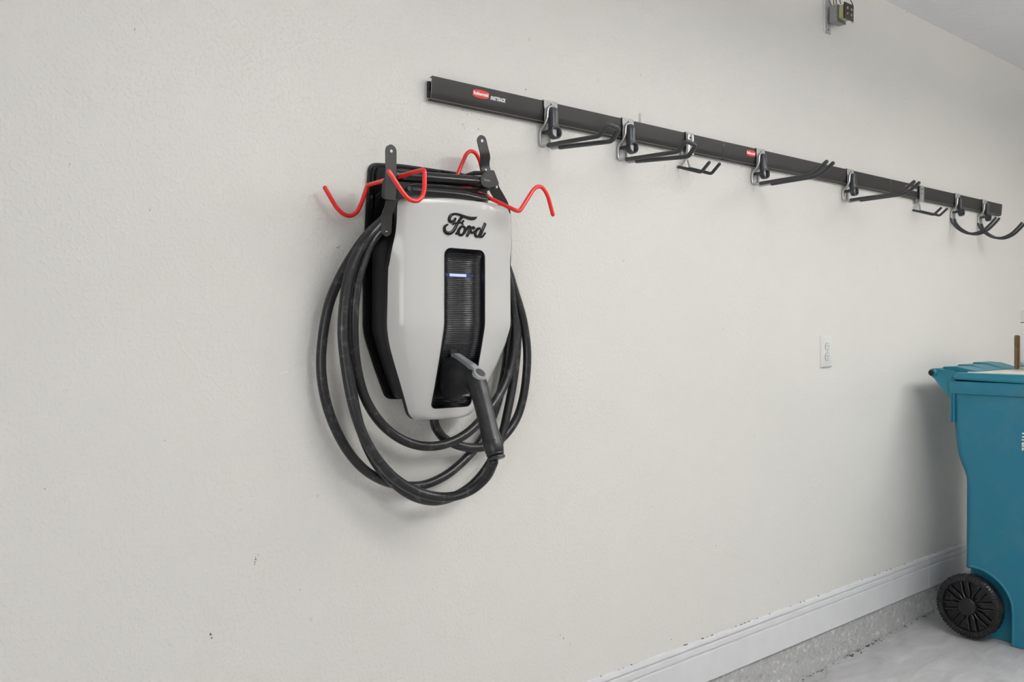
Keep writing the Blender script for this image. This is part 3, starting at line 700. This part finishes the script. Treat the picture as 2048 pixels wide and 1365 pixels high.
# ================================================================ TRACK RAILS
RT = lambda x: 1.9335 + .0028*(x-1.29)     # top edge of the rails
def rail(xa, xb, label, word):
    z0 = RT(xa); dz = .0028
    t = empty('track_rail', (xa, 0, z0-.058), label, 'rail', 'black track rails along the wall', room=False)
    t.rotation_euler = (0, -.0028, 0); L = xb-xa; B = .058
    # front skin, gently dished, with returns at the top and bottom
    sk = [(-.0150, B-.0040), (-.0150, B-.0022), (-.0215, B-.0016), (-.0225, B), (-.0237, B), (-.0238, B-.006), (-.0225, B*.62), (-.0212, B*.38), (-.0192, .0035), (-.0175, .0010), (-.0130, -.0004), (-.0060, -.0008), (-.0060, .0006), (-.0122, .0008), (-.0168, .0030), (-.0180, .0045), (-.0198, B*.38), (-.0212, B*.62), (-.0222, B-.006), (-.0205, B-.0036)]
    prism('rail_cover', sk, 0, L, 'rail', t, axis='x', angle=50)
    prism('edge_bead', [(-.0196, .0030), (-.0190, .0014), (-.0178, .0016), (-.0184, .0030)], .0005, L-.0005, 'rail_edge', t, axis='x')
    prism('rail_end_edge', [(-.0239, B-.001), (-.0226, B*.62), (-.0213, B*.38), (-.0193, .0035), (-.0183, .0035), (-.0203, B*.38), (-.0216, B*.62), (-.0228, B-.001)], -.0008, 0, 'rail_edge', t, axis='x')
    # the hooked inner channel screwed to the wall
    ch = [(-.0005, .009), (-.0095, .0085), (-.0135, .012), (-.0135, .020), (-.0095, .023), (-.0095, .031), (-.0135, .034), (-.0135, .044), (-.010, .0475), (-.0005, .0475)]
    prism('inner_channel', ch, .001, L-.001, 'rail_dark', t, axis='x')
    # printed badge and wording
    def face(z): return -(.0192 + (.0238-.0192)*z/B) - .0007
    bx = .1290; bz = .0385; hw, hh = .0272, .0105
    arc = [(-1+2*k/16, .52+.48*math.sqrt(max(0, 1-(-1+2*k/16)**2))) for k in range(17)]
    P = [(bx+hw+hw*u, bz+hh*v) for u, v in arc] + [(bx+hw+hw*u, bz-hh*v) for u, v in arc[::-1]]
    P = [p for i, p in enumerate(P) if i == 0 or p != P[i-1]]
    V = [(x, face(z)-q, z) for q in (0, .0004) for x, z in P]; n = len(P)
    F = [tuple(range(n)), tuple(range(2*n-1, n-1, -1))]+[(i, (i+1) % n, n+(i+1) % n, n+i) for i in range(n)]
    badge = mesh('badge', V, F, 'badge', t, smooth=False, label='red oval badge')
    tilt = PI/2 + .079
    text('badge_lettering', 'Rubbermaid', .0118, 'white', badge, (bx+.0028, face(bz)-.0007, bz), (tilt, 0, 0), ext=.00005, bold=.0006, fit=.0488)
    o = text('lettering', 'FASTTRACK', .0128, 'white', t, (bx+.0595, face(.0345)-.0001, .0345), (tilt, 0, 0), ext=.00005, shear=.25, bold=.0007, fit=.0530)
    o['label'] = 'white slanted lettering'
    return t
rail(1.3000, 2.5020, 'black track rail, leftmost length, its full red badge and white wording uncovered', 0)
rail(2.5060, 3.6780, 'black track rail, middle length, a metal hook clamp covering the end of its badge', 1)
rail(3.6820, 4.8680, 'black track rail, farthest length, ending at two curved hooks', 2)

# ================================================================ HOOKS ON THE RAILS
# local frame: x along the wall, -y out into the room, z = 0 at the rail's top edge
def clamp(t):
    w = .0255
    prof = roundpoly([(-w, .0020), (w, .0020), (w, -.016), (w*.86, -.024), (w*.92, -.034), (w*.92, -.062), (w*.55, -.069), (-w*.55, -.069), (-w*.92, -.062), (-w*.92, -.034), (-w*.86, -.024), (-w, -.016)], .003, 3)
    o = prism('clamp_plate', prof, -.0255, -.0275, 'zinc', t, w=.0006, angle=30)
    prism('clamp_lip', [(-.0010-.0255, .0005), (-.0010-.0255, .0030), (-.006, .0030), (-.006, -.006), (-.0082, -.006), (-.0082, .0006)], -w, w, 'zinc', t, axis='x')
    disc('rivet_hole', (.0, -.0275, -.0065), .0022, .0005, 'hole', o)
def lever(t, small=1.0):
    secs = []
    for z, w, y0, y1 in ((-.0155, .0020, -.030, -.036), (-.0165, .0080, -.028, -.040), (-.020, .0125, -.028, -.0445), (-.030, .0142, -.028, -.0480), (-.050, .0142, -.028, -.0490), (-.063, .0140, -.028, -.0490), (-.070, .0160, -.029, -.050), (-.076, .0178, -.030, -.051)):
        c = Vector((0, (y0+y1)/2, z)); secs.append(ring(c, (1, 0, 0), (0, 1, 0), w, abs(y1-y0)/2, 16, 3.2))
    V, F = frustum(secs); o = mesh('release_lever', V, F, 'lever', t, angle=45)
    prism('lever_groove', roundpoly([(-.0045, -.028), (.0045, -.028), (.0045, -.060), (-.0045, -.060)], .004, 4), -.0486, -.0496, 'vinyl', o)
    # finger ring
    secs = []; n = 28
    for k in range(n):
        a = 2*PI*k/n; ca_, sa_ = math.cos(a), math.sin(a); c = Vector((.0160*ca_, -.042, -.0870+.0138*sa_)); r = Vector((ca_, 0, sa_))
        secs.append([c+r*.0036+Vector((0, -.0095, 0)), c+r*.0048+Vector((0, -.006, 0)), c+r*.0048+Vector((0, .007, 0)), c-r*.0020+Vector((0, .008, 0)), c-r*.0024+Vector((0, -.006, 0)), c+r*.0006+Vector((0, -.0100, 0))])
    V = [p for s in secs for p in s]; F = []
    for i in range(n):
        for k in range(6): F.append((i*6+k, i*6+(k+1) % 6, ((i+1) % n)*6+(k+1) % 6, ((i+1) % n)*6+k))
    mesh('finger_ring', V, F, 'lever', t, angle=60)
    # the steel tongue seen inside the ring and behind it
    V, F = boxvf(-.0075, .0075, -.0430, -.0415, -.100, -.076); bevelled('steel_tongue', V, F, 'zinc', t, w=.0008)
    V, F = boxvf(-.0150, .0150, -.030, -.004, -.088, -.080); bevelled('foot', V, F, 'lever', t, w=.002)
HW = .0200
def double_hook(x, label, group, style):
    t = empty('rail_hook', (x, 0, RT(x)), label, 'hook', group, room=False)
    clamp(t); lever(t)
    top = []
    for k in range(9):
        a = PI*k/8; top.append((-HW*.82*math.cos(a), -.0312, -.030+.0165*math.sin(a)))
    def leg(s): return [(s*HW*.9, -.0312, -.052), (s*HW, -.0240, -.066), (s*HW, -.0080, -.080), (s*HW, -.0050, -.090), (s*HW, -.0050, -.112)]
    if style == 'curved':
        low = lambda s: [(s*HW, -.005, -.118)]
        l, r = leg(-1)+low(-1), leg(1)+low(1)
        P = l[::-1]+top+r
        tube('wire_frame', fillet(P, .009, 4), .0040, 'wire', t, n=10)
        for s in (-1, 1):
            J = [(s*HW, -.0050, -.116), (s*HW, -.0120, -.136), (s*HW, -.0330, -.162), (s*HW, -.0690, -.186), (s*HW, -.110, -.193), (s*HW, -.150, -.179), (s*HW, -.180, -.153), (s*HW, -.2005, -.130)]
            tube('hook_arm', catmull(J, 6), .0058, 'vinyl', t, n=12)
        return t
    e = -.032 if style == 'loop' else -.060
    l = leg(-1)+[(-HW, -.0090, -.1235), (-HW, -.045, -.1240)]
    r = leg(1)+[(HW, -.0090, -.1235), (HW, -.048, -.1245)]
    if style == 'open': l[-1] = (-HW, -.046, -.1225); r[-1] = (HW, -.066, -.1215)
    P = l[::-1]+top+r
    tube('wire_frame', fillet(P, .009, 4), .0044, 'wire', t, n=10)
    if style == 'loop':
        A = [(-HW, -.040, -.1242), (-HW, -.229, -.1300), (-HW, -.2600, -.1040), (HW, -.2620, -.1120), (HW, -.236, -.1390), (HW, -.044, -.1252)]
        tube('hook_arm', fillet(A, .009, 6), .0064, 'vinyl', t, n=12)
    else:
        for s, y0 in ((-1, -.040), (1, -.060)):
            A = [(s*HW, y0, -.1225), (s*HW, -.222, -.1185), (s*HW, -.250, -.110), (s*HW, -.289, -.082)]
            tube('hook_arm', fillet(A, .020, 6), .0064, 'vinyl', t, n=12)
    return t
g1, g2, g3, g4 = 'double utility hooks closed in a loop', 'double utility hooks with open upturned ends', 'small tool hooks hanging on swivels', 'round curved hooks at the far end'
double_hook(1.7010, 'double wire hook with a closed grey loop, nearest one, left of the other looped hook', g1, 'loop')
double_hook(2.0200, 'double wire hook with a closed grey loop, its tip overlapping the small tool hook', g1, 'loop')
double_hook(2.7150, 'double wire hook with open upturned ends, clamped over the middle rail badge', g2, 'open')
double_hook(3.3370, 'double wire hook with open upturned ends, its tips crossing the rail joint and far badge', g2, 'open')
double_hook(4.3320, 'round curved double hook, left one of the pair at the far rail end', g4, 'curved')
double_hook(4.6420, 'round curved double hook, rightmost on the rails', g4, 'curved')
def tool_hook(x, label):
    t = empty('tool_hook', (x, 0, RT(x)), label, 'hook', g3, room=False); w = .0175
    # bent steel channel clamp
    secs = []
    for q in (-.006, -.0245):
        pass
    o = prism('clamp_channel', [(-.006, -.006), (-.006, .0025), (-.0245, .0035), (-.0290, .0005), (-.0300, -.012), (-.0300, -.070), (-.0275, -.070), (-.0275, -.012), (-.0265, -.0005), (-.0240, .0005), (-.0082, -.0005), (-.0082, -.006)], -w, w, 'zinc', t, axis='x')
    for s in (-1, 1): prism('channel_rib', [(-.0300, -.002), (-.0335, -.006), (-.0335, -.068), (-.0300, -.070)], s*w*.62-.003, s*w*.62+.003, 'wire', o, axis='x')
    disc('rivet', (0, -.0300, -.015), .0035, .0015, 'hole', o); disc('rivet', (0, -.0300, -.034), .0030, .0015, 'hole', o)
    box('lower_tab', -w-.006, w-.002, -.0145, -.0120, -.076, -.040, 'zinc', o, w=.0006)
    tube('swivel_pin', [(-.004, -.018, -.068), (-.004, -.018, -.082)], .0032, 'wire', t, n=8)
    tri = [(-.0250, -.0090, -.1080), (-.0100, -.0180, -.0850), (-.0040, -.0190, -.0800), (.0020, -.0185, -.0850), (.0200, -.0130, -.1080)]
    tube('wire_yoke', fillet(tri, .006, 4), .0030, 'wire', t, n=8)
    for s, y in ((-.0250, -.004), (.0200, -.010)):
        A = [(s, y, -.1080), (s, y-.088, -.1370), (s, y-.119, -.1105)]
        tube('tine', fillet(A, .007, 5), .0052, 'vinyl', t, n=10)
tool_hook(2.3140, 'small silver-clamped tool hook with two short tines, left of the first rail joint')
tool_hook(3.9540, 'small silver-clamped tool hook with two short tines, beside the farthest red badge')

# white plastic pin on the wall just above the first rail
pin = empty('wall_pin', (2.104, 0, 1.935), 'thin white plastic pin on the wall above the first rail', 'pin', room=False)
tube('shaft', [(0, -.0055, 0), (0, -.0055, .035)], .0017, 'caulk', pin, n=8)
box('base_strip', -.0032, .0032, -.004, -.0002, -.002, .037, 'plate', pin, w=.0008)

# ================================================================ OUTLET
out = empty('wall_outlet', (3.1948, 0, 1.158), 'white duplex outlet plate on the wall left of the teal bin', 'outlet')
ox, oz = 3.1948, 1.2198
secs = []
for y, a in ((-.0003, 0), (-.0030, 0), (-.0078, .0045), (-.0086, .0065)):
    hx, hz = .0400-a, .0618-a
    secs.append([(ox+p[0], y, oz+p[1]) for p in roundpoly([(-hx, -hz), (hx, -hz), (hx, hz), (-hx, hz)], .003, 3)])
V, F = frustum(secs); pl = mesh('cover_plate', V, F, 'plate', out, angle=20)
for s in (-1, 1):
    zc = oz+s*.0195; P = []
    for k in range(28):
        a = 2*PI*k/28; P.append((ox+.0170*math.cos(a), zc+max(-.0135, min(.0135, .0172*math.sin(a)))))
    r = prism('receptacle', P, -.0086, -.0106, 'plate', out, w=.0008)
    prism('receptacle_gap', [(ox+(x-ox)*1.06, zc+(z-zc)*1.07) for x, z in P], -.0086, -.0090, 'slot', out)
    for dx, h in ((-.0065, .0045), (.0065, .0038)): box('slot', ox+dx-.001, ox+dx+.001, -.0109, -.0106, zc-h+.003, zc+h+.003, 'slot', r)
    disc('ground_hole', (ox, -.0106, zc-.0075), .0024, .0002, 'slot', r)
disc('screw', (ox, -.0086, oz), .0030, .0010, 'wire', out)

# ================================================================ TRANSFORMER HIGH ON THE WALL
tr = empty('transformer', (3.19, 0, 2.457), 'small wall transformer on a grey steel bracket with loose dark wires near the ceiling', 'transformer')
br_ = box('bracket_plate', 3.1930, 3.2290, -.0030, -.0004, 2.4570, 2.6200, 'zinc', tr, w=.0006)
disc('screw_hole', (3.211, -.0030, 2.4720), .0035, .0006, 'hole', br_)
disc('screw', (3.200, -.0030, 2.592), .005, .004, 'wire', br_)
box('patch_edge', 3.1745, 3.1925, -.0022, -.0004, 2.4640, 2.620, 'trim', tr, w=.0006, label='bright paint ridge beside the bracket')
core = box('laminated_core', 3.2010, 3.2680, -.0460, -.0120, 2.4950, 2.5600, 'lamin', tr, w=.002)
for i in range(5): box('lamination', 3.2000, 3.2690, -.0440+.0062*i, -.0425+.0062*i, 2.4940, 2.5610, 'zinc', core)
box('coil', 3.2080, 3.2610, -.0700, -.0465, 2.5030, 2.5560, 'brass', tr, w=.004, label='greenish wrapped coil')
tb = box('terminal_board', 3.2030, 3.2700, -.0760, -.0705, 2.4985, 2.5610, 'dark', tr, w=.0008, label='dark terminal board')
for x in (3.220, 3.250):
    disc('terminal_screw', (x, -.0760, 2.540), .0052, .003, 'wire', tb)
    disc('terminal_screw', (x, -.0760, 2.519), .0042, .003, 'wire', tb)
disc('corner_eyelet', (3.2680, -.0700, 2.5620), .0060, .003, 'zinc', tb); disc('corner_eyelet', (3.2680, -.0700, 2.4990), .0060, .003, 'zinc', tb)
for pts in ([(3.210, -.055, 2.560), (3.205, -.052, 2.585), (3.212, -.058, 2.592), (3.232, -.074, 2.585), (3.250, -.082, 2.560), (3.255, -.081, 2.545)],
            [(3.205, -.040, 2.558), (3.202, -.038, 2.582), (3.200, -.020, 2.598), (3.198, -.004, 2.590)],
            [(3.204, -.030, 2.558), (3.199, -.030, 2.590), (3.203, -.018, 2.612), (3.204, -.004, 2.606)],
            [(3.204, -.020, 2.558), (3.200, -.016, 2.575), (3.207, -.006, 2.583)]):
    tube('wire', catmull(pts, 5), .0017, 'darkwire', tr, n=6)

# ================================================================ WHEELED BIN
BX, BX2 = 3.875, 4.500
bin_ = empty('wheeled_bin', ((BX+BX2)/2, -.50, FLOOR(4.1)), 'teal two-wheeled rubbish bin standing in the corner by the wall with closed lid', 'bin')
yb = soft([(1.06, -.188), (.93, -.192), (.80, -.2035), (.765, -.212), (.735, -.224), (.70, -.2385), (.66, -.242), (.32, -.2385), (.03, -.232)])
yf = soft([(1.06, -.860), (.5, -.80), (.03, -.740)])
def body_loop(z, n=36):
    a, b = yb(z), yf(z); tp = .035*(1.06-z)/1.03; x0, x1 = BX+tp*.25, BX2-tp
    r = .030; L = []
    def seg(p, q, k):
        for i in range(k): L.append((p[0]+(q[0]-p[0])*i/k, p[1]+(q[1]-p[1])*i/k))
    def arc(cx, cy, a0, k=6):
        for i in range(k): t = a0+PI/2*i/k; L.append((cx+r*math.cos(t), cy+r*math.sin(t)))
    seg((x0, b+r), (x0, -.50), 12); seg((x0, -.50), (x0, a-r), 84)
    for i in range(6): t = PI-PI/2*i/6; L.append((x0+r+r*math.cos(t), a-r+r*math.sin(t)))
    seg((x0+r, a), (x1-r, a), 10)
    for i in range(6): t = PI/2-PI/2*i/6; L.append((x1-r+r*math.cos(t), a-r+r*math.sin(t)))
    seg((x1, a-r), (x1, b+r), 12)
    for i in range(6): t = -PI/2*i/6; L.append((x1-r+r*math.cos(t), b+r+r*math.sin(t)))
    seg((x1-r, b), (x0+r, b), 10)
    for i in range(6): t = -PI/2-PI/2*i/6; L.append((x0+r+r*math.cos(t), b+r+r*math.sin(t)))
    return L
WY, WZ, WR = -.272, .1635, .1310
def well(y, z):            # depth of the wheel arch pressed into the side
    r = math.hypot(y-WY, z-WZ) if z > WZ else abs(y-WY)
    s = (.1475-r)/.010
    if y > WY and z <= WZ: s = 5
    return .045*max(0, min(1, s))
def bead(y, z):            # rolled edge round the arch
    r = math.hypot(y-WY, z-WZ) if z > WZ else -(y-WY)
    return .004*max(0, 1-abs(r-.1545)/.006)
zs = [.030+i*(.33-.030)/88 for i in range(88)]+[.33+(1.06-.33)*i/44 for i in range(45)]
secs = []
for z in zs:
    S = []
    for x, y in body_loop(z):
        if x < BX+.05 and z < .34: x += well(y, z) - bead(y, z)
        S.append((x, y, z))
    secs.append(S)
V, F = frustum(secs); mesh('body', V, F, 'teal', bin_, angle=50)
# rim collar below the lid
def rr_loop(x0, x1, y0, y1, z, r=.03, n=5):
    return [(p[0], p[1], z) for p in roundpoly([(x0, y0), (x1, y0), (x1, y1), (x0, y1)], r, n)]
secs = [rr_loop(BX-.002, BX2+.002, -.872, -.182, 1.035), rr_loop(BX-.010, BX2+.010, -.880, -.172, 1.038), rr_loop(BX-.012, BX2+.012, -.882, -.1695, 1.052),
        rr_loop(BX-.012, BX2+.012, -.882, -.1695, 1.083), rr_loop(BX-.008, BX2+.008, -.878, -.173, 1.089)]
V, F = frustum(secs); mesh('rim', V, F, 'teal', bin_)
# vertical stiffeners under the rim's corner
for y in (-.1905, -.2010): box('stiffener', BX-.006, BX+.012, y-.0045, y+.0045, .915, 1.040, 'teal', bin_, w=.002)
# lid: skirted, its sides sweeping up from the hinge, a shallow top
secs = []
for z, g, r in ((1.077, .000, .03), (1.083, .014, .03), (1.098, .016, .03), (1.103, .012, .03), (1.108, .010, .028), (1.122, .002, .02), (1.1245, -.004, .02)):
    S = []
    for p in rr_loop(BX-g, BX2+g, -.885-g*.3, -.190+min(g, .006)*.6, z, r):
        q = max(0, min(1, (-p[1]-.19)/.12)); zz_ = p[2]
        if z < 1.10: zz_ = p[2] + (1-q)*(1.108-p[2])*.75
        S.append((p[0], p[1], zz_))
    secs.append(S)
V, F = frustum(secs); lid = mesh('lid', V, F, 'teal_lid', bin_, angle=30)
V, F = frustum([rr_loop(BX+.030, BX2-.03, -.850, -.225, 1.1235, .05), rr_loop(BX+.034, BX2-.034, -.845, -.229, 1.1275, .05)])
mesh('lid_glare', V, F, 'pale', lid, label='glare on the lid top, painted as a pale centre')  # grazing reflection on the teal lid, put in as a pale colour
# raised ridges across the back of the lid and the hinge tube with its gussets
tube('hinge_tube', [(BX-.002, -.1145, 1.1215), (BX2+.002, -.1145, 1.1215)], .0180, 'teal_lid', bin_, n=18)
disc('tube_end', (BX-.0185, -.1145, 1.1215), 0.0125, .003, 'satin', bin_, ax=(-1, 0, 0))
disc('tube_bore', (BX-.0205, -.1145, 1.1215), .0070, .001, 'hole', bin_, ax=(-1, 0, 0))
gus = [(-.100, 1.110), (-.118, 1.0955), (-.196, 1.000), (-.205, 1.000), (-.205, 1.128), (-.150, 1.136), (-.1145, 1.1395)]
for i, x in enumerate((3.874, 4.02, 4.18, 4.34, 4.488)):
    prism('hinge_gusset', gus, x, x+.014, 'teal_lid', bin_, axis='x', w=.002)
for i, x in enumerate((3.95, 4.10, 4.26)):
    prism('lid_ridge', [(-.118, 1.1400), (-.122, 1.1450+.006*i), (-.180, 1.146+.004*i), (-.260, 1.1300), (-.260, 1.120), (-.14, 1.118)], x, BX2-.06-(2-i)*.03, 'teal_lid', lid, axis='x', w=.003)
# white lettering on the side
t_ = text('lettering', 'Wren.', .040, 'white', bin_, (BX-.0005, -.4765, .901), (PI/2, PI/2, -PI/2), ext=.0006, bold=.0012, fit=.078)
t_['label'] = 'white lettering'
# wheel
def wheel(xo, side, parent):
    """xo: outer face; side -1 faces the camera"""
    g = -side; c = lambda a, r, w: (xo+g*w, WY+r*math.cos(a), WZ+r*math.sin(a))
    n = 72; prof = [(.100, .010), (.1035, .002), (.112, 0), (.1225, .001), (.1280, .006), (.1310, .014), (.1310, .038), (.1270, .050), (.10, .050)]
    V, F = [], []
    for k in range(n):
        for j, (r, w) in enumerate(prof):
            q = -.0030 if (k % 2 and 3 <= j <= 7) else 0
            V.append(c(2*PI*k/n, r+q, w+(.001 if q and j == 3 else 0)))
    m = len(prof)
    for k in range(n):
        for j in range(m): F.append((k*m+j, k*m+(j+1) % m, ((k+1) % n)*m+(j+1) % m, ((k+1) % n)*m+j))
    ty = mesh('wheel', V, F, 'tyre', parent, angle=30, label='black ribbed plastic wheel')
    ribs = []
    for k in range(64):
        a = 2*PI*k/64; t = .017
        q = [c(a-t, .1065, -.0012), c(a+t, .1065, -.0012), c(a+t+.03, .1265, .0015), c(a-t+.03, .1265, .0015)]
        q2 = [c(a-t, .1065, .004), c(a+t, .1065, .004), c(a+t+.03, .1265, .006), c(a-t+.03, .1265, .006)]
        ribs.append((q+q2, [(0, 1, 2, 3), (7, 6, 5, 4), (0, 4, 5, 1), (1, 5, 6, 2), (2, 6, 7, 3), (3, 7, 4, 0)]))
    V, F = merge(*ribs); mesh('tread_ribs', V, F, 'spoke', ty, smooth=False)
    V, F = frustum([[c(2*PI*k/40, .101, w) for k in range(40)] for w in (.020, .045)]); mesh('wheel_disc', V, F, 'spoke', ty, angle=40)
    V, F = frustum([[c(2*PI*k/32, r, w) for k in range(32)] for r, w in ((.036, .022), (.0355, -.002), (.033, -.0055), (.012, -.0065))]); mesh('hub_cap', V, F, 'tyre', ty, angle=30)
    for k in range(8):
        a0 = 2*PI*k/8+.22
        for s in (-1, 1):
            P = [(0.032, s*.006), (.055, s*.0085), (.075, s*.0170), (.099, s*.0255)]; P = catmull([(a, b, 0) for a, b in P], 4)
            pts = [(xo+g*.0125, WY+p.x*math.cos(a0)-p.y*math.sin(a0), WZ+p.x*math.sin(a0)+p.y*math.cos(a0)) for p in P]
            V, F = tubevf(pts, .0042, 8); mesh('spoke', V, F, 'spoke', ty)
        # dark cut-outs between the forks
        w_ = [(.080, -.008), (.097, -.015), (.097, .015), (.080, .008)]
        pts = [(WY+r*math.cos(a0)-s*math.sin(a0), WZ+r*math.sin(a0)+s*math.cos(a0)) for r, s in w_]
        prism('cut_out', pts, xo+g*.0180, xo+g*.0205, 'hole', ty, axis='x')
wheel(3.8300, -1, bin_); wheel(BX2+.045, 1, bin_)
tube('axle', [(3.845, WY, WZ), (BX2+.03, WY, WZ)], .010, 'tyre', bin_, n=10)

# things standing on the bin's lid
LZ = 1.1277
bt = empty('steel_bottle', (4.285, -.345, LZ), 'tall shiny stainless steel bottle standing on the bin lid at the picture edge', 'bottle')
def lathe(name, cx, cy, prof, m, parent, n=32, **k):
    V, F = frustum([ring((cx, cy, z), (1, 0, 0), (0, 1, 0), r, r, n) for z, r in prof]); return mesh(name, V, F, m, parent, **k)
bz = LZ
lathe('body', 4.285, -.345, [(bz+.0003, .027), (bz+.004, .030), (bz+.010, .0305), (bz+.012, .0290), (bz+.014, .0305), (bz+.024, .0308), (bz+.026, .0292), (bz+.028, .0310), (bz+.205, .0312), (bz+.207, .0305)], 'steel', bt, angle=25)
lathe('neck_gap', 4.285, -.345, [(bz+.205, .0300), (bz+.210, .0300)], 'hole', bt)
lathe('cap', 4.285, -.345, [(bz+.2095, .0300), (bz+.2105, .0306), (bz+.262, .0290), (bz+.264, .0275)], 'steel', bt, angle=25)
cb_ = box('brown_card_roll', 4.300, 4.3215, -.300, -.282, LZ+.001, LZ+.153, 'cork', w=.003)
cb_['label'] = 'short upright brown cardboard piece standing just left of the steel bottle'; cb_['category'] = 'cardboard'
